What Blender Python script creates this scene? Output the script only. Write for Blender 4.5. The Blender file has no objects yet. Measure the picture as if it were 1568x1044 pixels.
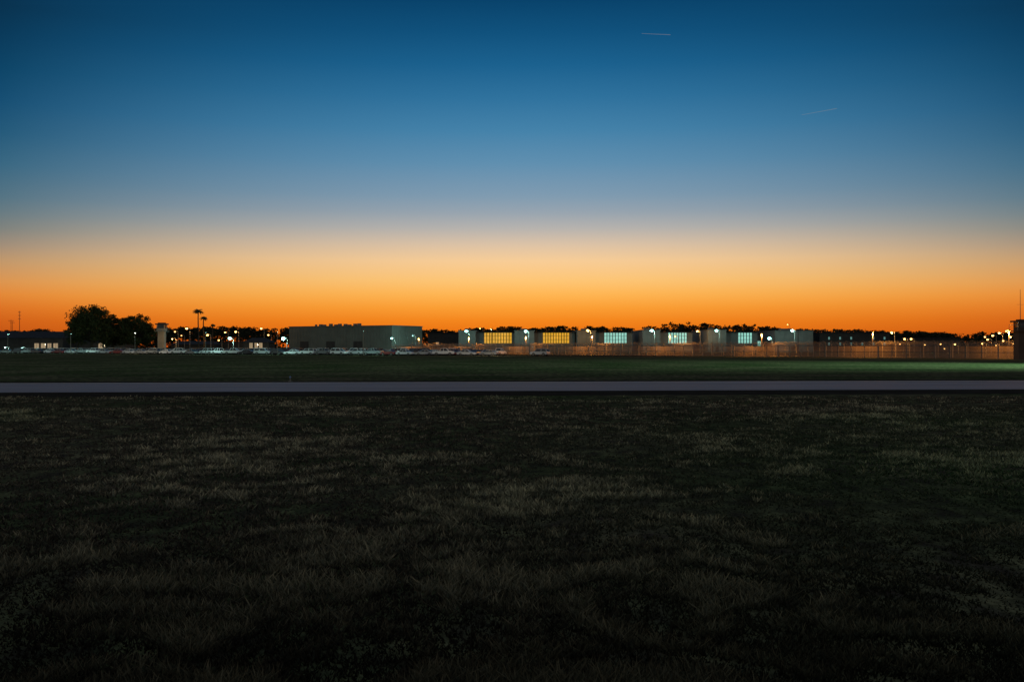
import bpy, math, random
import numpy as np
from mathutils import Vector, Matrix
random.seed(7); rng=np.random.default_rng(11)
S=bpy.context.scene
S.view_settings.view_transform='Standard'; S.view_settings.look='None'; S.view_settings.exposure=0
F=1524.0; CX=784.0; HY=531.0; CH=2.2
def X(px,d): return (px-CX)/F*d
def Z(py,d): return CH+(HY-py)/F*d
def s2l(c): return tuple(((v/255)/12.92 if v/255<=0.04045 else ((v/255+0.055)/1.055)**2.4) for v in c)
COL=S.collection
# ---------------------------------------------------------------- materials
def mat(name,c,rough=0.8,var=0.25,scale=0.6,spec=0.3,metal=0.0,c2=None,bump=0.0,stretch=None,emit=None,es=0):
    m=bpy.data.materials.new(name); m.use_nodes=True; nt=m.node_tree; b=nt.nodes['Principled BSDF']
    tc=nt.nodes.new('ShaderNodeTexCoord'); mp=nt.nodes.new('ShaderNodeMapping')
    nt.links.new(tc.outputs['Object'],mp.inputs['Vector'])
    if stretch: mp.inputs['Scale'].default_value=stretch
    n=nt.nodes.new('ShaderNodeTexNoise'); n.inputs['Scale'].default_value=scale; n.inputs['Detail'].default_value=6
    nt.links.new(mp.outputs[0],n.inputs['Vector'])
    r=nt.nodes.new('ShaderNodeValToRGB'); r.color_ramp.elements[0].position=.3; r.color_ramp.elements[1].position=.7
    d=c2 or tuple(v*(1-var) for v in c)
    r.color_ramp.elements[0].color=(*d,1); r.color_ramp.elements[1].color=(*c,1)
    nt.links.new(n.outputs['Fac'],r.inputs[0]); nt.links.new(r.outputs[0],b.inputs['Base Color'])
    b.inputs['Roughness'].default_value=rough; b.inputs['Specular IOR Level'].default_value=spec; b.inputs['Metallic'].default_value=metal
    if bump:
        bp=nt.nodes.new('ShaderNodeBump'); bp.inputs['Strength'].default_value=bump; bp.inputs['Distance'].default_value=0.1
        nt.links.new(n.outputs['Fac'],bp.inputs['Height']); nt.links.new(bp.outputs[0],b.inputs['Normal'])
    if emit:
        mx=nt.nodes.new('ShaderNodeMix'); mx.data_type='RGBA'
        mx.inputs[6].default_value=(*tuple(v*.45 for v in emit),1); mx.inputs[7].default_value=(*emit,1)
        nt.links.new(n.outputs['Fac'],mx.inputs[0]); nt.links.new(mx.outputs[2],b.inputs['Emission Color'])
        b.inputs['Emission Strength'].default_value=es
    return m
M={}
M['wall']=mat('painted_concrete',(.21,.22,.205),.85,.3,.4)
M['wall2']=mat('metal_cladding',(.135,.155,.135),.7,.25,.25)
M['darkwall']=mat('dark_wall',(.06,.06,.058),.85,.3,.5,spec=.1)
M['roof']=mat('roof_felt',(.04,.04,.045),.9,.3,.5,spec=.1)
M['trim']=mat('roof_trim',(.14,.14,.13),.7,.2,1)
M['metal']=mat('galvanised_steel',(.22,.21,.19),.6,.2,2,metal=.2)
M['wood']=mat('timber_pole',(.08,.06,.045),.9,.3,2)
M['bark']=mat('bark',(.05,.04,.03),.95,.4,2)
M['leaf']=mat('oak_foliage',(.045,.055,.022),.8,.5,.5,spec=.05)
M['pine']=mat('distant_foliage',(.04,.045,.025),.9,.5,.08,spec=.05)
M['palm']=mat('palm_foliage',(.06,.075,.03),.8,.4,.5)
M['winY']=mat('sodium_lit_glazing',(.3,.3,.3),.5,.2,.5,emit=s2l((255,185,15)),es=.9)
M['winC']=mat('fluorescent_lit_glazing',(.3,.3,.3),.5,.2,.5,emit=s2l((175,255,235)),es=.8)
M['winD']=mat('dim_lit_window',(.2,.2,.2),.5,.2,.5,emit=s2l((150,225,215)),es=.45)
M['winW']=mat('warm_lit_window',(.3,.3,.3),.5,.2,.5,emit=s2l((255,215,160)),es=.4)
M['lampO']=mat('sodium_lamp_lens',(.8,.6,.3),.5,.1,1,emit=(1,.5,.13),es=9)
M['lampC']=mat('mercury_lamp_lens',(.7,.8,.8),.5,.1,1,emit=(.42,1,.92),es=9)
M['lampW']=mat('white_lamp_lens',(.8,.8,.8),.5,.1,1,emit=(1,.85,.6),es=8)
M['glass']=mat('car_glass',(.02,.022,.025),.12,.1,1,spec=.6)
M['tyre']=mat('tyre_rubber',(.02,.02,.02),.9,.1,3)
M['hl']=mat('car_lamp_glass',(.6,.6,.6),.2,.1,3,spec=.8)
M['tl']=mat('car_tail_lamp',(.35,.02,.02),.3,.1,3)
for k,c in dict(white=(.75,.75,.75),silver=(.45,.46,.47),black=(.03,.03,.033),red=(.2,.03,.025),blue=(.04,.07,.16),grey=(.18,.185,.19)).items():
    M['car_'+k]=mat('car_paint_'+k,c,.3,.08,2,spec=.6)
# ---------------------------------------------------------------- mesh builder
class MB:
    def __init__(s): s.v=[];s.f=[];s.m=[];s.mats=[]
    def mi(s,k):
        if k not in s.mats: s.mats.append(k)
        return s.mats.index(k)
    def add(s,vs,fs,k,T=None):
        o=len(s.v); i=s.mi(k)
        if T is not None: vs=[T@Vector(v) for v in vs]
        s.v+= [tuple(v) for v in vs]; s.f+=[tuple(o+q for q in f) for f in fs]; s.m+=[i]*len(fs)
    def box(s,x0,x1,y0,y1,z0,z1,k,T=None):
        s.add([(x0,y0,z0),(x1,y0,z0),(x1,y1,z0),(x0,y1,z0),(x0,y0,z1),(x1,y0,z1),(x1,y1,z1),(x0,y1,z1)],
          [(0,3,2,1),(4,5,6,7),(0,1,5,4),(1,2,6,5),(2,3,7,6),(3,0,4,7)],k,T)
    def tube(s,a,b,r0,r1,k,n=8):
        a=Vector(a);b=Vector(b);d=(b-a).normalized(); u=d.orthogonal().normalized(); w=d.cross(u)
        vs=[];fs=[]
        for p,r in((a,r0),(b,r1)):
            for i in range(n):
                t=2*math.pi*i/n; vs.append(p+u*math.cos(t)*r+w*math.sin(t)*r)
        for i in range(n): j=(i+1)%n; fs.append((i,j,n+j,n+i))
        fs.append(tuple(range(n))[::-1]); fs.append(tuple(range(n,2*n)))
        s.add(vs,fs,k)
    def ball(s,c,r,k,n=8,sz=1):
        vs=[];fs=[];m=5
        for i in range(m+1):
            ph=math.pi*i/m
            for j in range(n):
                t=2*math.pi*j/n; vs.append((c[0]+r*math.sin(ph)*math.cos(t),c[1]+r*math.sin(ph)*math.sin(t),c[2]+sz*r*math.cos(ph)))
        for i in range(m):
            for j in range(n):
                fs.append((i*n+j,(i+1)*n+j,(i+1)*n+(j+1)%n,i*n+(j+1)%n))
        s.add(vs,fs,k)
    def mesh(s,name):
        me=bpy.data.meshes.new(name); me.from_pydata(s.v,[],s.f)
        for k in s.mats: me.materials.append(M[k])
        me.polygons.foreach_set('material_index',s.m); me.update(); return me
    def obj(s,name,parent=None,loc=(0,0,0),rz=0):
        o=bpy.data.objects.new(name,s.mesh(name)); COL.objects.link(o); o.location=loc; o.rotation_euler[2]=rz
        if parent: o.parent=parent
        return o
def root(name,loc,rz=0):
    o=bpy.data.objects.new(name,None); COL.objects.link(o); o.location=loc; o.rotation_euler[2]=rz; return o
def npmesh(name,V,nper,mats,mi=None,col=None,parent=None,loc=(0,0,0)):
    nf=len(V)//nper; me=bpy.data.meshes.new(name)
    me.vertices.add(len(V)); me.vertices.foreach_set('co',V.astype(np.float32).ravel())
    me.loops.add(len(V)); me.loops.foreach_set('vertex_index',np.arange(len(V),dtype=np.int32))
    me.polygons.add(nf); me.polygons.foreach_set('loop_start',np.arange(0,len(V),nper,dtype=np.int32))
    for m in mats: me.materials.append(m)
    if mi is not None: me.polygons.foreach_set('material_index',mi)
    if col is not None:
        a=me.color_attributes.new('Col','FLOAT_COLOR','POINT'); a.data.foreach_set('color',col.astype(np.float32).ravel())
    me.update(calc_edges=True)
    o=bpy.data.objects.new(name,me); COL.objects.link(o); o.location=loc
    if parent: o.parent=parent
    return o
def leaves(centres,radii,n,size):
    """random quads scattered inside ellipsoids"""
    centres=np.array(centres);radii=np.array(radii); k=len(centres)
    d=rng.normal(size=(k,n,3)); d/=np.linalg.norm(d,axis=2,keepdims=True)
    d*= (rng.random((k,n,1))**.45)
    P=(centres[:,None,:]+d*radii[:,None,:]).reshape(-1,3)
    a=rng.normal(size=P.shape); a/=np.linalg.norm(a,axis=1,keepdims=True)
    b=rng.normal(size=P.shape); b-=a*(a*b).sum(1,keepdims=True); b/=np.linalg.norm(b,axis=1,keepdims=True)
    s=size*(.5+rng.random((len(P),1)))
    V=np.stack([P-a*s*.5,P-b*s*.35,P+a*s*.5,P+b*s*.35],1).reshape(-1,3)
    return V
# ---------------------------------------------------------------- camera
cam=bpy.data.cameras.new('camera'); co=bpy.data.objects.new('camera',cam); COL.objects.link(co); S.camera=co
cam.lens=35; cam.sensor_width=36; cam.clip_end=30000; cam.clip_start=.1
co.location=(0,0,CH); co.rotation_euler=(math.radians(90+math.degrees(math.atan((HY-522)/F))),0,0)
# ---------------------------------------------------------------- sky
W=bpy.data.worlds.new('World'); S.world=W; W.use_nodes=True; nt=W.node_tree; N=nt.nodes; L=nt.links
bg=N['Background']; tc=N.new('ShaderNodeTexCoord'); sp=N.new('ShaderNodeSeparateXYZ'); L.new(tc.outputs['Generated'],sp.inputs[0])
def ramp(stops,k):
    r=N.new('ShaderNodeValToRGB'); cr=r.color_ramp; L.new(sp.outputs['Z'],r.inputs[0])
    for i,(y,c) in enumerate(stops):
        if y>=0 and y<600:
            t=(HY-y)/F; z=t/math.sqrt(1+t*t)*k
        else: z=-y
        if i==0: e=cr.elements[0]; e.position=z
        elif i==1: e=cr.elements[1]; e.position=z
        else: e=cr.elements.new(z)
        e.color=(*s2l(c),1)
    return r
cen=[(531,(222,98,14)),(510,(233,113,18)),(490,(244,135,30)),(470,(251,160,54)),(450,(254,182,84)),(430,(253,197,116)),(400,(247,204,150)),(375,(220,194,166)),(350,(182,178,174)),(325,(150,163,175)),(300,(126,154,176)),(250,(94,142,175)),(200,(66,129,169)),(150,(44,113,157)),(100,(22,96,142)),(50,(8,80,124)),(0,(0,65,106)),(-.5,(20,85,125)),(-1,(30,85,120))]
edg=[(531,(180,70,15)),(490,(208,97,26)),(470,(220,116,38)),(450,(226,136,56)),(430,(218,148,80)),(400,(192,150,106)),(375,(158,139,120)),(350,(124,128,124)),(325,(100,120,128)),(300,(80,113,130)),(250,(52,101,128)),(200,(30,87,120)),(150,(13,75,112)),(100,(2,65,100)),(50,(0,55,88)),(0,(0,46,75)),(-.5,(15,75,110)),(-1,(30,85,120))]
rc=ramp(cen,1); re=ramp(edg,.89)
def mth(op,a,b=None,cl=False):
    n=N.new('ShaderNodeMath'); n.operation=op; n.use_clamp=cl
    for i,v in enumerate((a,b)):
        if v is None: continue
        if isinstance(v,(int,float)): n.inputs[i].default_value=v
        else: L.new(v,n.inputs[i])
    return n.outputs[0]
az=mth('ARCTAN2',sp.outputs['X'],sp.outputs['Y'])
az=mth('ABSOLUTE',mth('SUBTRACT',az,math.radians(1)))
f=mth('POWER',mth('DIVIDE',az,math.radians(28.5),True),1.9)
mx=N.new('ShaderNodeMix'); mx.data_type='RGBA'; L.new(f,mx.inputs[0]); L.new(rc.outputs[0],mx.inputs[6]); L.new(re.outputs[0],mx.inputs[7])
mr=N.new('ShaderNodeMapRange'); L.new(az,mr.inputs[0]); mr.inputs[1].default_value=math.radians(32); mr.inputs[2].default_value=math.radians(110)
m2=N.new('ShaderNodeMix'); m2.data_type='RGBA'; L.new(mr.outputs[0],m2.inputs[0]); L.new(mx.outputs[2],m2.inputs[6]); m2.inputs[7].default_value=(.17,.17,.175,1)
sk=N.new('ShaderNodeTexSky'); sk.sky_type='NISHITA'; sk.sun_disc=False; sk.sun_elevation=math.radians(-2); sk.sun_rotation=math.radians(1.5)
ad=N.new('ShaderNodeMix'); ad.data_type='RGBA'; ad.blend_type='ADD'; ad.inputs[0].default_value=.01
L.new(m2.outputs[2],ad.inputs[6]); L.new(sk.outputs[0],ad.inputs[7]); L.new(ad.outputs[2],bg.inputs[0]); bg.inputs[1].default_value=1
sl=bpy.data.lights.new('sun','SUN'); sl.energy=.005; sl.angle=math.radians(.5); sl.color=(1,.6,.3)
so=bpy.data.objects.new('sun',sl); COL.objects.link(so); so.rotation_euler=(math.radians(-88),0,0)
# ---------------------------------------------------------------- ground
def ground_mat():
    m=bpy.data.materials.new('turf'); m.use_nodes=True; nt=m.node_tree; N=nt.nodes; L=nt.links; b=N['Principled BSDF']
    b.inputs['Roughness'].default_value=1; b.inputs['Specular IOR Level'].default_value=0
    tc=N.new('ShaderNodeTexCoord')
    def noise(sc,st,det=5):
        mp=N.new('ShaderNodeMapping'); mp.inputs['Scale'].default_value=st; L.new(tc.outputs['Object'],mp.inputs[0])
        n=N.new('ShaderNodeTexNoise'); n.inputs['Scale'].default_value=sc; n.inputs['Detail'].default_value=det; L.new(mp.outputs[0],n.inputs[0]); return n
    a=noise(2.2,(1,.6,1)); c=noise(.12,(1,1,1),3); d=noise(22,(1,.5,1),3)
    r=N.new('ShaderNodeValToRGB'); L.new(a.outputs[0],r.inputs[0]); e=r.color_ramp.elements
    e[0].position=.36; e[0].color=(.052,.044,.036,1); e[1].position=.7; e[1].color=(.17,.16,.09,1)
    x=r.color_ramp.elements.new(.52); x.color=(.088,.088,.052,1)
    r2=N.new('ShaderNodeValToRGB'); L.new(c.outputs[0],r2.inputs[0]); r2.color_ramp.elements[0].position=.38;r2.color_ramp.elements[1].position=.62
    r2.color_ramp.elements[0].color=(.55,.68,.52,1); r2.color_ramp.elements[1].color=(1.1,1.0,.95,1)
    r3=N.new('ShaderNodeValToRGB'); L.new(d.outputs[0],r3.inputs[0]); r3.color_ramp.elements[0].position=.3;r3.color_ramp.elements[1].position=.7
    r3.color_ramp.elements[0].color=(.5,.5,.5,1); r3.color_ramp.elements[1].color=(1.3,1.3,1.3,1)
    p=None
    for q in (r2,r3):
        k=N.new('ShaderNodeMix'); k.data_type='RGBA'; k.blend_type='MULTIPLY'; k.inputs[0].default_value=1
        L.new((p or r).outputs[2 if p else 0],k.inputs[6]); L.new(q.outputs[0],k.inputs[7]); p=k
    L.new(p.outputs[2],b.inputs['Base Color'])
    bp=N.new('ShaderNodeBump'); bp.inputs['Strength'].default_value=.6; bp.inputs['Distance'].default_value=.08; L.new(a.outputs[0],bp.inputs['Height']); L.new(bp.outputs[0],b.inputs['Normal'])
    return m
M['turf']=ground_mat()
g=MB(); g.add([(-6000,-3000,0),(6000,-3000,0),(6000,9000,0),(-6000,9000,0)],[(0,1,2,3)],'turf'); g.obj('ground')
# runway: slightly oblique
M['asph']=mat('worn_concrete_runway',(.25,.215,.23),.75,.38,.35,spec=.3,stretch=(.25,2,1))
M['paint']=mat('runway_paint',(.6,.48,.38),.7,.35,3)
M['shoulder']=mat('dark_shoulder',(.04,.034,.028),1,.4,.8,spec=0)
ang=math.atan2(4.0,56)
rd=root('runway',(0,56,0),ang)
def sheet(name,x0,x1,y0,y1,z,k,parent,thick=0):
    b=MB(); b.add([(x0,y0,z),(x1,y0,z),(x1,y1,z),(x0,y1,z)],[(0,1,2,3)],k); return b.obj(name,parent)
sheet('shoulder_near',-1500,1500,-11,-6.3,.004,'shoulder',rd)
sheet('shoulder_far',-1500,1500,6.6,9,.004,'shoulder',rd)
sheet('pavement',-1500,1500,-6.3,6.6,.008,'asph',rd)
sheet('edge_line_far',-1500,1500,5.7,6.3,.012,'paint',rd)
M['mark']=mat('edge_light_glass',(.2,.3,.5),.4,.1,1)
def edge_light(x,y):
    b=MB(); b.tube((0,0,0),(0,0,.22),.05,.04,'metal',8); b.tube((0,0,0),(0,0,.03),.14,.14,'metal',10); b.ball((0,0,.28),.07,'mark')
    p=Matrix.Rotation(ang,4,'Z')@Vector((x,y,0)); b.obj('runway_edge_light',None,(p.x,p.y+56,0))
for x in (-74,-13.5,47): edge_light(x,8.0)
# parking lot
pl=MB(); pl.add([(-260,372,.004),(35,224,.004),(50,246,.004),(-240,410,.004)],[(0,1,2,3)],'shoulder'); pl.obj('parking_lot_pavement')
# ---------------------------------------------------------------- foreground grass
def vnoise(x,y,sc,seed):
    r=np.random.default_rng(seed); T=r.random((256,256)); u=x/sc+1000; v=y/sc+1000
    # domain warp so the patches do not line up with the lattice
    iu=np.floor(u).astype(int); iv=np.floor(v).astype(int); fu=u-iu; fv=v-iv; fu=fu*fu*(3-2*fu); fv=fv*fv*(3-2*fv)
    g=lambda a,b:T[a%256,b%256]
    return (g(iu,iv)*(1-fu)+g(iu+1,iv)*fu)*(1-fv)+(g(iu,iv+1)*(1-fu)+g(iu+1,iv+1)*fu)*fv
n=380000
d=5.0*np.exp(rng.random(n)*math.log(44/5.0)); x=(rng.random(n)*2-1)*(d*.60+1.0)
wx=x*.83+d*.55+1.1*vnoise(x,d,1.3,21); wy=-x*.55+d*.83+1.1*vnoise(x,d,1.3,22)
c1=vnoise(wx,wy,.36,1); c2=vnoise(wx,wy,1.2,2); c3=vnoise(wx,wy,4.5,3); c4=vnoise(wx,wy,.12,5); c5=vnoise(wx,wy,9,8)
cl=np.clip(.34*c1+.27*c2+.25*c3+.20*c4,0,1)
keep=rng.random(n)<np.clip((cl-.30)*3.4,.25,1); x=x[keep];d=d[keep];cl=cl[keep];c5=c5[keep]; n=len(x)
hgt=(.018+.055*np.clip((cl-.35)*2.2,0,1.2))*(.5+1.0*rng.random(n)); w=.007*(d/6)**.75*(.8+.6*rng.random(n))
a=rng.random(n)*math.pi; ux=np.cos(a);uy=np.sin(a); lx=rng.normal(size=n)*.7*hgt; ly=rng.normal(size=n)*.7*hgt
V=np.zeros((n,3,3)); V[:,0]=np.stack([x-ux*w,d-uy*w,np.zeros(n)],1); V[:,1]=np.stack([x+ux*w,d+uy*w,np.zeros(n)],1); V[:,2]=np.stack([x+lx,d+ly,hgt],1)
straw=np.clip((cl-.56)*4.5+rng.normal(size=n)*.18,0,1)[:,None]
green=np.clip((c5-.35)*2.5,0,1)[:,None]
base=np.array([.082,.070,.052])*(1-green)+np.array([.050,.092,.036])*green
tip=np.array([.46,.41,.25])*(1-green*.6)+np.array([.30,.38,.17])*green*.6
near=np.clip((d-7)/8,0,1)[:,None]  # vignette-like darkening close to the camera, painted into the blade colours
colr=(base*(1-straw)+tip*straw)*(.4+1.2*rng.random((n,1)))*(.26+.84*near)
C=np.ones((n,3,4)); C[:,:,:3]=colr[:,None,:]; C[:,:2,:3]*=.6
gm=bpy.data.materials.new('grass_blades'); gm.use_nodes=True; nt=gm.node_tree; N=nt.nodes; L=nt.links; N.remove(N['Principled BSDF'])
at=N.new('ShaderNodeAttribute'); at.attribute_name='Col'; df=N.new('ShaderNodeBsdfDiffuse'); tr=N.new('ShaderNodeBsdfTranslucent'); ms=N.new('ShaderNodeMixShader'); ms.inputs[0].default_value=.35
L.new(at.outputs[0],df.inputs[0]);L.new(at.outputs[0],tr.inputs[0]);L.new(df.outputs[0],ms.inputs[1]);L.new(tr.outputs[0],ms.inputs[2]);L.new(ms.outputs[0],N['Material Output'].inputs[0])
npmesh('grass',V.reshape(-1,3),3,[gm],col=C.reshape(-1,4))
# ---------------------------------------------------------------- distant treeline
prof=[(-400,506),(0,506),(60,503),(100,505),(240,500),(300,500),(350,499),(400,502),(445,501),(560,503),(643,502),(700,504),(760,500),(780,499),(815,502),(850,499),(900,499),(940,500),(975,502),(1000,496),(1040,491),(1080,495),(1130,495),(1180,498),(1210,502),(1300,504),(1360,506),(1480,508),(1568,508),(2000,507)]
px_=np.array([p[0] for p in prof]);py_=np.array([p[1] for p in prof])
cs=[];rs=[]; tb=MB()
for i in range(680):
    px=-350+2250*random.random(); dd=650+random.random()*130
    hx=Z(np.interp(px,px_,py_),dd)*random.choice([.84,.88,.91,.94,.97,1.0]); xx=X(px,dd); cw=2.6+random.random()*2.6
    for j in range(random.randint(6,9)):
        t=random.random(); zz=hx*(.5+.45*t); sp_=cw*(1.2-.6*t)
        cs.append((xx+random.gauss(0,1)*sp_*.6,dd+random.gauss(0,2),zz)); r=1.1+random.random()*1.3; rs.append((r*1.6,r*1.3,r*.7))
    cs.append((xx,dd,hx-.8)); rs.append((2.0,1.3,.8))
    if i%4==0: tb.tube((xx,dd,0),(xx,dd,hx*.85),.3,.12,'bark',5)
ca=[];ra=[]
for i in range(1700):
    px=-350+2250*random.random(); dd=640+random.random()*150; hx=Z(np.interp(px,px_,py_),dd)
    ca.append((X(px,dd),dd,hx*random.uniform(.1,.82))); ra.append((5,3,2.2))
V=np.concatenate([leaves(cs,rs,20,1.2),leaves(ca,ra,26,1.9)])
tl=root('distant_treeline',(0,0,0)); npmesh('foliage',V,4,[M['pine']],parent=tl); tb.obj('trunks',tl)
# ---------------------------------------------------------------- oaks
def oak(px,d,h,w,z0,nl=60,leaf=.5,per=170):
    r=root('oak_tree',(X(px,d),d,0)); b=MB(); b.tube((0,0,0),(.2,0,h*.22),.75,.55,'bark',10)
    cs=[];rs=[]
    for i in range(nl):
        while True:
            p=np.array([random.uniform(-1,1),random.uniform(-1,1),random.uniform(-.75,1)])
            if np.linalg.norm(p)<1 and (np.linalg.norm(p)>.35): break
        q=(p[0]*w*.43,p[1]*w*.4,z0+(h-z0)*(.44+.44*p[2])); cs.append(q); k=w*random.uniform(.06,.125); rs.append((k*1.2,k*1.2,k*.85))
        if i%5==0:
            m=(q[0]*.4,q[1]*.4,h*.22+(q[2]-h*.22)*.55); b.tube((.2,0,h*.2),m,.35,.2,'bark',6); b.tube(m,q,.2,.06,'bark',6)
    b.obj('trunk_and_limbs',r); npmesh('crown',leaves(cs,rs,per,leaf),4,[M['leaf']],parent=r)
oak(140,360,Z(462,360),20.5,1.8,120)
oak(207,366,Z(475,366),17,1.8,95)
oak(172,372,Z(479,372),13,1.5,60)
# ---------------------------------------------------------------- palms
def palm(px,d,top,rad=1.9):
    h=Z(top,d)-.7; r=root('palm_tree',(X(px,d),d,0)); b=MB(); k=6
    for i in range(k): b.tube((.15*math.sin(i),0,h*i/k),(.15*math.sin(i+1),0,h*(i+1)/k),.28-.015*i,.28-.015*(i+1),'bark',8)
    b.obj('trunk',r); c=MB()
    for i in range(34):
        a=random.random()*6.283; el=random.uniform(-.9,1.3); pr=None; pts=[]
        for s in range(5):
            t=s/4; q=Vector((math.cos(a)*math.cos(el)*rad*t,math.sin(a)*math.cos(el)*rad*t,h+math.sin(el)*rad*t*.6-.7*t*t)); pts.append(q)
        sd=Vector((-math.sin(a),math.cos(a),0))
        for s in range(4):
            w0=.06+.3*math.sin(math.pi*(s/4)); w1=.06+.3*math.sin(math.pi*((s+1)/4)) 
            for sg in(-1,1): c.add([pts[s],pts[s+1],pts[s+1]+sd*sg*w1-Vector((0,0,w1*.5)),pts[s]+sd*sg*w0-Vector((0,0,w0*.5))],[(0,1,2,3)],'palm')
    c.obj('fronds',r)
palm(304,380,472,2.3); palm(312,392,483,1.7); palm(326,420,494,1.3)
# ---------------------------------------------------------------- lamps
def point(loc,col,e,r=.3,parent=None):
    l=bpy.data.lights.new('lamp_light','POINT'); l.energy=e; l.color=col; l.shadow_soft_size=r
    o=bpy.data.objects.new('lamp_light',l); COL.objects.link(o); o.location=loc
    if parent: o.parent=parent
    return o
OC=(1,.47,.12); CC=(.5,1,.9); WC=(1,.85,.62); SO=(1,.36,.06)
def lamp(px,py,d,kind='O',e=800,size=.4,name='street_lamp',arm=1.2):
    size*=.76
    h=Z(py,d); r=root(name,(X(px,d),d,0)); b=MB(); b.tube((arm,0.3,0),(arm,0.3,h+.1),.14,.08,'metal',8); b.tube((arm,.3,h+.1),(0,0,h+.35),.06,.05,'metal',6)
    b.box(-.45,.45,-.25,.25,h+.26,h+.42,'metal'); b.obj('pole',r)
    q=MB(); q.ball((0,0,h),size,'lamp'+kind,10,.7); q.obj('lens',r)
    if e: point((0,-.1,h-size-.2),{'O':OC,'C':CC,'W':WC}[kind],e,.12,r)
for px,py,k,e in ((714,507,'C',1900),(805,507,'C',1900),(900,506,'O',3800),(998,506,'C',1900),(1097,506,'C',1900),(1213,506,'C',1900)):
    lamp(px,py,408,k,e,.85,'floodlight_mast')
lamp(1178,518,395,'C',700,.9)
lamp(600,518,388,'C',900,.6); lamp(520,503,470,'W',0,.35)
lamp(352,518,352,'C',2500,.85); lamp(434,518,340,'C',2500,.85)
for px,py,d,e,s in ((286,503,400,900,.65),(318,513,390,400,.6),(345,509,420,0,.5),(361,508,410,500,.6),(335,521,400,0,.45),(400,503,430,500,.6),(411,513,420,0,.5),(268,508,400,0,.4),(278,514,420,0,.35),(450,506,560,0,.45),(735,503,480,0,.45),(868,509,480,300,.4),(1068,507,420,1800,.7),(1034,515,400,300,.35),(1206,497,520,0,.4),(1365,509,330,900,.55),(1272,512,450,300,.4)):
    lamp(px,py,d,'O',e,s)
for px,py,d,e,s in ((1385,519,330,500,.45),(1395,519,360,300,.5),(1378,527,300,0,.25),(1416,528,340,0,.3),(1440,527,380,0,.4),(1462,527,300,300,.4),(1446,534,300,0,.25),(1504,526,270,300,.4),(1512,520,280,300,.35),(1508,516,330,0,.35),(1520,514,300,0,.45),(1530,510,310,500,.5),(1541,507,320,0,.45),(1547,516,260,300,.35),(1552,526,250,0,.3),(1536,522,250,0,.3),(1525,529,240,0,.25)):
    lamp(px,py,d,'O',e,s)
# ---------------------------------------------------------------- perimeter fence
A=Vector((-41,340,0)); B=Vector((118,149,0)); Lf=(B-A).length; u=(B-A)/Lf; fa=math.atan2(u.y,u.x)
fm=bpy.data.materials.new('chain_link_mesh'); fm.use_nodes=True; nt=fm.node_tree; N=nt.nodes; L=nt.links; N.remove(N['Principled BSDF'])
t=N.new('ShaderNodeBsdfTransparent'); df=N.new('ShaderNodeBsdfDiffuse'); tr=N.new('ShaderNodeBsdfTranslucent'); a1=N.new('ShaderNodeMixShader'); a2=N.new('ShaderNodeMixShader')
for q in(df,tr): q.inputs[0].default_value=(.22,.18,.14,1)
a1.inputs[0].default_value=.6; L.new(df.outputs[0],a1.inputs[1]);L.new(tr.outputs[0],a1.inputs[2])
tcf=N.new('ShaderNodeTexCoord'); no=N.new('ShaderNodeTexNoise'); no.inputs['Scale'].default_value=.5; L.new(tcf.outputs['Object'],no.inputs[0]); mr=N.new('ShaderNodeMapRange'); L.new(no.outputs[0],mr.inputs[0]); mr.inputs[3].default_value=.2; mr.inputs[4].default_value=.5
L.new(mr.outputs[0],a2.inputs[0]);L.new(t.outputs[0],a2.inputs[1]);L.new(a1.outputs[0],a2.inputs[2]);L.new(a2.outputs[0],N['Material Output'].inputs[0]); M['link']=fm
def fence(off,h):
    fr=root('chain_link_fence',(A.x-u.y*off,A.y+u.x*off,0),fa)
    b=MB(); n=int(Lf/3)
    for i in range(n+1):
        x=i*3.0; b.tube((x,0,0),(x,0,h),.08 if i%4 else .14,.08 if i%4 else .14,'metal',6); b.tube((x,0,h),(x,-.35,h+.4),.03,.03,'metal',5)
    for z in(.08,h*.5,h): b.tube((0,0,z),(Lf,0,z),.04,.04,'metal',5)
    for k in(.12,.26,.4): b.tube((0,-k*.87,h+k),(Lf,-k*.87,h+k),.02,.02,'metal',4)
    b.obj('posts_and_rails',fr); m=MB(); m.add([(0,-.05,.05),(Lf,-.05,.05),(Lf,-.05,h),(0,-.05,h)],[(0,1,2,3)],'link'); m.obj('mesh',fr)
    c=MB(); pts=[]
    for i in range(int(Lf/.4)): t=i*1.3; pts.append(Vector((i*.4,.28*math.cos(t)-.1,h+.35+.28*math.sin(t))))
    for p,q in zip(pts[:-1],pts[1:]): c.tube(p,q,.02,.02,'metal',3)
    c.obj('razor_wire',fr)
fence(0,2.4); fence(7,2.9)
for i in range(9):  # extra lamps added for even orange light along the fence
    s=(i+.4)*Lf/9; p=A+u*s+Vector((-u.y,u.x,0))*3.5
    r=root('fence_fill_lamp',(p.x,p.y,0)); b=MB(); b.tube((0,0,0),(0,0,5.2),.09,.06,'metal',6); b.box(-.2,.2,-.35,.1,5.2,5.32,'metal'); b.obj('pole',r)
    q=MB(); q.ball((0,-.1,5.1),.08,'lampO',8,.6); q.obj('lens',r); point((0,-.1,4.75),SO,5200,.08,r)
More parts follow.
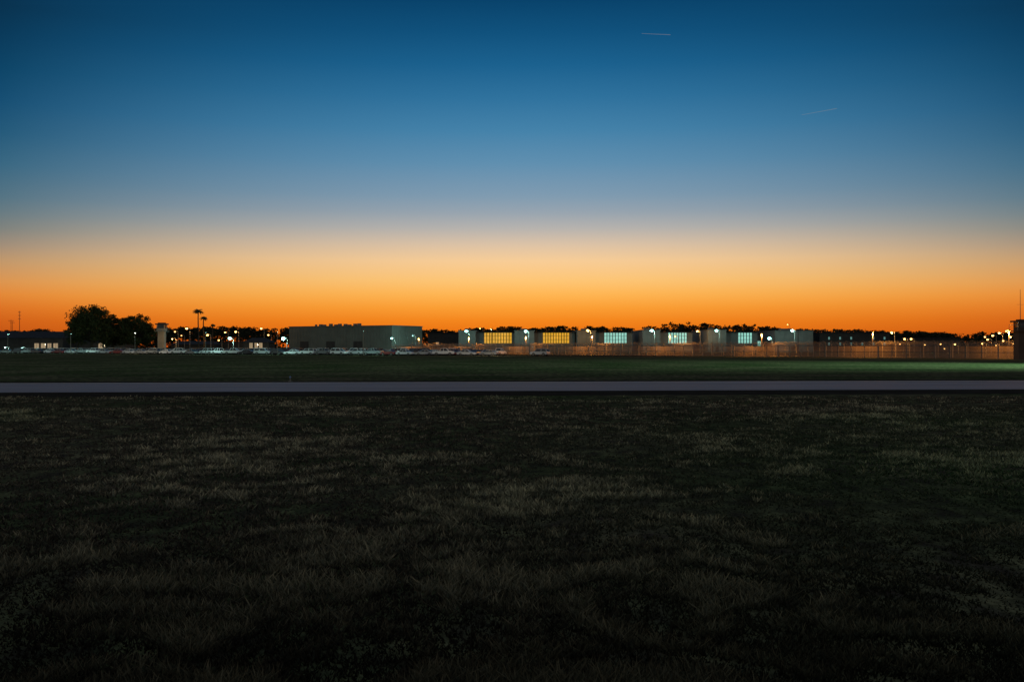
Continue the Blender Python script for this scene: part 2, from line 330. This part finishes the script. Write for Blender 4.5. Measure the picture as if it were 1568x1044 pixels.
# ---------------------------------------------------------------- cell blocks
def cell_block(pl,pr,wl,wr,wk,top=507,d=425,wt=509.5,wb=526):
    """blank gable pavilion (pl..pr) with a recessed glazed wing (wl..wr)"""
    x0=X(pl,d); x1=X(pr,d); h=Z(top,d); r=root('prison_cell_block',(x0,d,0)); w=x1-x0
    b=MB(); b.box(0,w,0,38,0,h,'wall'); 
    for i in range(1,4): b.box(w*i/4-.04,w*i/4+.04,-.03,0,.2,h-.5,'trim')
    b.obj('end_pavilion_walls',r)
    q=MB(); q.box(-.3,w+.3,-.3,38.3,h,h+.35,'trim'); q.box(w*.3,w*.6,10,13,h+.35,h+1.3,'metal'); q.obj('roof_parapet',r)
    dr=MB(); dr.box(w*.42,w*.58,-.08,-.035,0,2.3,'darkwall'); dr.obj('door',r)
    if wk:
        d2=d+9; a=X(wl,d2)-x0; c=X(wr,d2)-x0; zt=Z(wt,d2); zb=Z(wb,d2); e=X(wr+8,d2)-x0
        m=MB(); m.box(w+.01,a,9,30,0,zt,'wall'); m.box(c,e,9,30,0,zt,'wall'); m.box(a,c,9,30,0,zb,'wall'); m.obj('wing_walls',r)
        gz=MB(); gz.box(a,c,9.4,29,zb,zt,wk); gz.obj('lit_glazing',r)
        fr=MB(); k=max(4,int((c-a)/1.15))
        for i in range(k+1):
            xx=a+(c-a)*i/k; fr.box(xx-.13,xx+.13,9.05,9.39,zb,zt,'darkwall')
        for z in (zb+.05,zb+(zt-zb)*.36,zb+(zt-zb)*.7): fr.box(a,c,9.12,9.32,z-.06,z+.06,'darkwall')
        fr.obj('window_frames',r)
        rf=MB(); rf.box(w-.02+.35,e+.5,8.4,30.5,zt,zt+.4,'roof'); rf.obj('wing_roof',r)
cell_block(702,728,741,784,'winY'); cell_block(788,818,831,872,'winY'); cell_block(884,912,925,960,'winC',507)
cell_block(984,1011,1023,1052,'winC',506); cell_block(1084,1112,1130,1152,'winC',506); cell_block(1187,1245,1160,1178,None,507)
def lowbld(name,px0,px1,top,d,depth,wall='wall',wins=(),wk='winW',roof='flat',wz=(1.0,2.6)):
    x0=X(px0,d); w=X(px1,d)-x0; h=Z(top,d); r=root(name,(x0,d,0)); b=MB(); rr=MB()
    if roof=='flat': b.box(0,w,0,depth,0,h,wall); rr.box(-.4,w+.4,-.4,depth+.4,h,h+.35,'roof')
    else:
        e=h*.68; b.box(0,w,0,depth,0,e,wall)
        rr.add([(-.5,-.8,e),(w+.5,-.8,e),(w+.5,depth+.8,e),(-.5,depth+.8,e),(2.5,depth/2,h),(w-2.5,depth/2,h)],[(0,1,5,4),(1,2,5),(2,3,4,5),(3,0,4),(3,2,1,0)],'roof')
    b.obj('walls',r); rr.obj('roof',r); g=MB(); fm=MB()
    for a,c,z0,z1 in wins:
        a=X(a,d)-x0; c=X(c,d)-x0; g.box(a,c,-.04,-.003,z0,z1,wk)
        for s,e_ in((a-.08,a),(c,c+.08),((a+c)/2-.04,(a+c)/2+.04)): fm.box(s,e_,-.1,-.042,z0,z1,'trim')
        fm.box(a-.08,c+.08,-.12,-.102,z0-.12,z0,'trim')
    if wins: g.obj('lit_windows',r); fm.obj('window_frames',r)
    return r
lowbld('workshop_building',1156,1182,512,450,14,'wall',[(1159,1166,2.5,4.8),(1169,1176,2.5,4.8)],'winC')
ws=[(x,x+2.4,z,z+1.1) for x in range(1268,1358,17) for z in (2.9,5.4) if random.random()<.85]
lowbld('dormitory_building',1255,1362,510,430,16,'darkwall',ws,'winD')
lowbld('office_building',655,702,510,470,14,'darkwall',[(668,672,3,4.4)],'winW')
lowbld('storage_building',1375,1470,518,440,20,'darkwall')
lowbld('low_school_building',-60,96,507,395,18,'darkwall',[(53,60,1.6,3.6),(63,70,1.6,3.6),(73,79,1.6,3.6),(82,89,1.6,3.6)],'winW','hip')
lowbld('visitor_building',122,192,517,392,12,'darkwall',[(151,158,1,3.8)],'winW','hip')
lowbld('gatehouse_building',372,412,517,400,10,'darkwall',[(382,387,.8,3.8),(390,395,.8,3.8),(397,402,.8,3.8)],'winW','hip')
lowbld('maintenance_building',262,330,522,430,12,'darkwall',(),'winW','hip')
lowbld('canteen_building',330,372,524,440,12,'darkwall',(),'winW','flat')
for px,py in((8,532),(34,533)): lamp(px,py,352,'C',700,.35,'wall_lamp')
for px,d,z in((70,388,3.2),(160,386,3),(395,393,3)):
    r=root('porch_lamp',(X(px,d),d,0)); b=MB(); b.tube((0,0,0),(0,0,z+.3),.06,.05,'metal',6); b.box(-.15,.15,-.3,.05,z+.3,z+.38,'metal'); b.obj('post',r)
    point((0,-.15,z),WC,300,.08,r)
# big warehouse
r=root('warehouse_building',(X(443,425),425,0)); Bp=Vector((X(600,400),400,0)); Ap=Vector((X(443,425),425,0)); r.rotation_euler[2]=math.atan2((Bp-Ap).y,(Bp-Ap).x)
w=(Bp-Ap).length; h=10.6; b=MB(); b.box(0,w,0,22,0,h,'wall2')
n=int(w/1.5)
for i in range(n+1): x=w*i/n; b.box(x-.06,x+.06,-.07,-.002,.1,h-.1,'wall2')
for i in range(15): y=22*i/14; b.box(w+.002,w+.07,y-.06,y+.06,.1,h-.1,'wall2')
b.obj('walls',r)
q=MB(); q.box(-.3,w+.3,-.3,22.3,h,h+.3,'trim')
for i in range(9): x=12+i*2.6+random.random(); q.box(x,x+1.2,4,5.2,h+.3,h+.9+random.random()*.5,'metal')
q.tube((8,8,h),(8,8,h+1.2),.5,.5,'metal'); q.obj('roof_trim_and_vents',r)
q=MB()
for x in (6,20,34): q.box(x,x+4.5,-.13,-.075,0,4.5,'darkwall')
q.obj('roller_doors',r)
lamp(632,514,396,'C',1300,.25,'street_lamp')
# ---------------------------------------------------------------- guard towers
def tower(px,d,top,sw,cw,name='guard_tower',wk='wall'):
    h=Z(top,d); r=root(name,(X(px,d),d,0)); b=MB(); b.box(-sw/2,sw/2,-sw/2,sw/2,0,h*.72,wk); b.obj('shaft',r)
    c=MB(); c.box(-cw/2,cw/2,-cw/2,cw/2,h*.72,h*.80,wk)
    for sx in(-1,1):
        for sy in(-1,1): c.box(sx*cw/2-.1*(sx>0)*2,sx*cw/2+.2*(sx<0),sy*cw/2-.2*(sy>0),sy*cw/2+.2*(sy<0),h*.80,h*.93,wk)
    c.obj('cabin',r); g=MB(); g.box(-cw/2+.22,cw/2-.22,-cw/2+.22,cw/2-.22,h*.80,h*.93,'glass'); g.obj('cabin_windows',r)
    f=MB(); f.box(-cw/2-.4,cw/2+.4,-cw/2-.4,cw/2+.4,h*.93,h*.97,'roof'); f.box(-cw/2+.3,cw/2-.3,-cw/2+.3,cw/2-.3,h*.97,h,'roof'); f.obj('roof',r)
    k=MB(); s=cw/2+.5; z=h*.72
    k.box(-s,s,-s,s,z-.15,z-.003,wk)
    for sx in(-s,s):
        for sy in(-s,s): k.tube((sx,sy,z),(sx,sy,z+1),.04,.04,'metal',5)
    for e in((-s,-s,s,-s),(s,-s,s,s),(s,s,-s,s),(-s,s,-s,-s)): k.tube((e[0],e[1],z+1),(e[2],e[3],z+1),.04,.04,'metal',5)
    k.obj('walkway',r); return r,h
tower(248,350,494,2.2,2.8); lamp(264,519,343,'O',1300,.3)
r_,h_=tower(1564,175,489,1.9,1.9,wk='darkwall')
m=MB(); m.tube((-.2,0,h_),(-.2,0,Z(443,175)),.06,.03,'metal',6); m.tube((-.8,0,h_+2.6),(.5,0,h_+2.6),.02,.02,'metal',4); m.obj('antenna_mast',r_)
def utility(px,d,top,kind):
    h=Z(top,d); b=MB(); b.tube((0,0,0),(0,0,h),.15,.08,'wood',8)
    for k in range(3 if kind else 1):
        z=h-.6-k*1.3; q=.5 if kind else 1; b.tube((-1.1*q,0,z),(1.1*q,0,z),.05,.05,'wood',5)
        for s in(-1,-.5,.5,1): b.tube((s*q,0,z),(s*q,0,z+.3),.05,.04,'metal',5)
    b.obj('radio_mast' if kind else 'utility_pole',None,(X(px,d),d,0))
utility(30,400,476,1); utility(17,410,489,0); utility(19,430,492,0); utility(1222,300,505,0); utility(518,460,498,0)
# ---------------------------------------------------------------- cars
def car_mesh(kind,paint):
    b=MB(); P='car_'+paint
    if kind=='sedan': low=[(-2.3,.32),(2.3,.32),(2.34,.6),(2.2,.78),(1.05,.92),(-1.5,.96),(-2.25,.9),(-2.34,.6)]; cab=[(1.05,.92),(.35,1.42),(-.85,1.44),(-1.6,.95)]
    elif kind=='suv': low=[(-2.3,.4),(2.3,.4),(2.34,.75),(2.2,.98),(1.2,1.1),(-2.25,1.12),(-2.34,.7)]; cab=[(1.2,1.1),(.55,1.72),(-1.95,1.74),(-2.28,1.12)]
    else: low=[(-2.75,.45),(2.7,.45),(2.74,.8),(2.6,1.05),(1.4,1.15),(-2.72,1.15),(-2.78,.7)]; cab=[(1.4,1.15),(.75,1.8),(-.55,1.82),(-.85,1.15)]
    def extr(pf,w0,w1,k,inset=None):
        n=len(pf); zs=[p[1] for p in pf]; z0=min(zs);z1=max(zs)
        W=[w0+(w1-w0)*(p[1]-z0)/(z1-z0) for p in pf]
        vs=[(p[0],-a,p[1]) for p,a in zip(pf,W)]+[(p[0],a,p[1]) for p,a in zip(pf,W)]
        fs=[tuple(range(n)),tuple(range(n,2*n))[::-1]]+[(i,i+n,(i+1)%n+n,(i+1)%n) for i in range(n)]
        b.add(vs,fs,k)
    extr(low,.88,.84,P); extr(cab,.80,.62,'glass')
    a,c=cab[1],cab[2]; z=a[1]; b.box(c[0]-.02,a[0]+.02,-.64,.64,z-.02,z+.05,P)
    for (p,q) in((cab[0],cab[1]),(cab[3],cab[2]),((( a[0]+c[0])/2,cab[0][1]),((a[0]+c[0])/2,z))):
        for s in(-1,1): b.tube((p[0],s*.80,p[1]),(q[0],s*.635,q[1]),.05,.05,P,5)
    wb=1.38 if kind!='pickup' else 1.7; R=.34 if kind=='sedan' else .4
    for x in(-wb,wb):
        for s in(-1,1):
            b.tube((x,s*.68,R),(x,s*.90,R),R,R,'tyre',16); b.tube((x,s*.901,R),(x,s*.92,R),R*.58,R*.5,'metal',10)
    e=low[2][0]; b.box(e-.12,e+.02,-.78,-.5,.62,.76,'hl'); b.box(e-.12,e+.02,.5,.78,.62,.76,'hl'); e=low[-1][0]; b.box(e-.02,e+.1,-.8,-.55,.68,.85,'tl'); b.box(e-.02,e+.1,.55,.8,.68,.85,'tl')
    return b.mesh(kind+'_car')
meshes=[car_mesh(k,p) for k,p in(('sedan','white'),('sedan','silver'),('sedan','silver'),('sedan','black'),('sedan','grey'),('sedan','blue'),('sedan','red'),('suv','white'),('suv','black'),('suv','silver'),('suv','grey'),('pickup','white'),('pickup','grey'))]
P0=Vector((-175,338,0)); P1=Vector((21,229,0)); dr=(P1-P0).normalized(); nn=Vector((-dr.y,dr.x,0)); LL=(P1-P0).length
def place(p,rz):
    me=random.choice(meshes); o=bpy.data.objects.new('pickup_truck' if 'pickup' in me.name else 'parked_car',me); COL.objects.link(o); o.location=p; o.rotation_euler[2]=rz
base=math.atan2(dr.y,dr.x)
s=0
while s<LL:
    frac=s/LL
    if frac<.8 or random.random()<.9: place(P0+dr*s+Vector((0,0,.01))+nn*random.gauss(0,.3),base+random.choice([0,math.pi])+random.gauss(0,.1)+random.choice([0,0,.5]))
    s+=5.2+random.random()*.6+(1.4 if frac>.8 else 0)
for off,st,lim in((9,3.0,.86),(16,3.4,.82),(25,4.0,.75)):
    s=0
    while s<LL*lim:
        if random.random()<.88: place(P0+dr*s+nn*off+Vector((0,0,.01)),base+math.pi/2+random.choice([0,math.pi])+random.gauss(0,.1))
        s+=st+random.random()*.6
# lamps added at the near kerb of the lot to light the cars
for fr,k in ((.06,CC),(.2,CC),(.33,WC),(.46,CC),(.58,CC),(.71,CC),(.88,WC)):
    p=P0+dr*(LL*fr)-nn*5; r=root('car_park_fill_lamp',(p.x,p.y,0)); b=MB(); b.tube((0,0,0),(0,0,6.3),.08,.05,'metal',6); b.box(-.25,.25,-.1,.5,6.3,6.42,'metal'); b.obj('pole',r)
    q=MB(); q.ball((0,.3,6.26),.08,'lampC' if k is CC else 'lampW',8,.5); q.obj('lens',r); point((0,.3,5.9),k,1600,.06,r)
# ---------------------------------------------------------------- airfield floodlight off to the right, lighting the turf
r=root('floodlight_mast',(96,104,0)); b=MB(); b.tube((0,0,0),(0,0,11),.18,.1,'metal',8); b.box(-.8,.8,-.15,.15,10.9,11.1,'metal')
for x in(-.6,0,.6): b.box(x-.2,x+.2,-.3,-.16,10.7,11.15,'metal')
b.obj('pole',r)
l=bpy.data.lights.new('flood','SPOT'); l.energy=640000; l.color=(.46,1,.64); l.spot_size=math.radians(76); l.spot_blend=1; l.shadow_soft_size=.4
o=bpy.data.objects.new('flood',l); COL.objects.link(o); o.parent=r; o.location=(-.6,.3,10.3)
dv=Vector((36,122,0))-Vector((96,104,10.5)); o.rotation_euler=dv.to_track_quat('-Z','Y').to_euler()
# ---------------------------------------------------------------- contrails
cm=bpy.data.materials.new('contrail_vapour'); cm.use_nodes=True; nt=cm.node_tree; N=nt.nodes; L=nt.links; N.remove(N['Principled BSDF'])
e=N.new('ShaderNodeEmission'); e.inputs[0].default_value=(.6,.62,.62,1); e.inputs[1].default_value=.4; t=N.new('ShaderNodeBsdfTransparent'); k=N.new('ShaderNodeMixShader'); no=N.new('ShaderNodeTexNoise'); no.inputs['Scale'].default_value=.02  # emission stands in for sunlight on the vapour at altitude
mr=N.new('ShaderNodeMapRange'); L.new(no.outputs[0],mr.inputs[0]); mr.inputs[3].default_value=.08; mr.inputs[4].default_value=.35
L.new(mr.outputs[0],k.inputs[0]);L.new(t.outputs[0],k.inputs[1]);L.new(e.outputs[0],k.inputs[2]);L.new(k.outputs[0],N['Material Output'].inputs[0]); M['trail']=cm
def trail(x0,y0,x1,y1,d=7000,w=2.4):
    b=MB(); b.tube((X(x0,d),d,Z(y0,d)),(X(x1,d),d,Z(y1,d)),w*.6,w,'trail',6); b.obj('contrail')
trail(983,51,1027,53); trail(1228,176,1282,166)
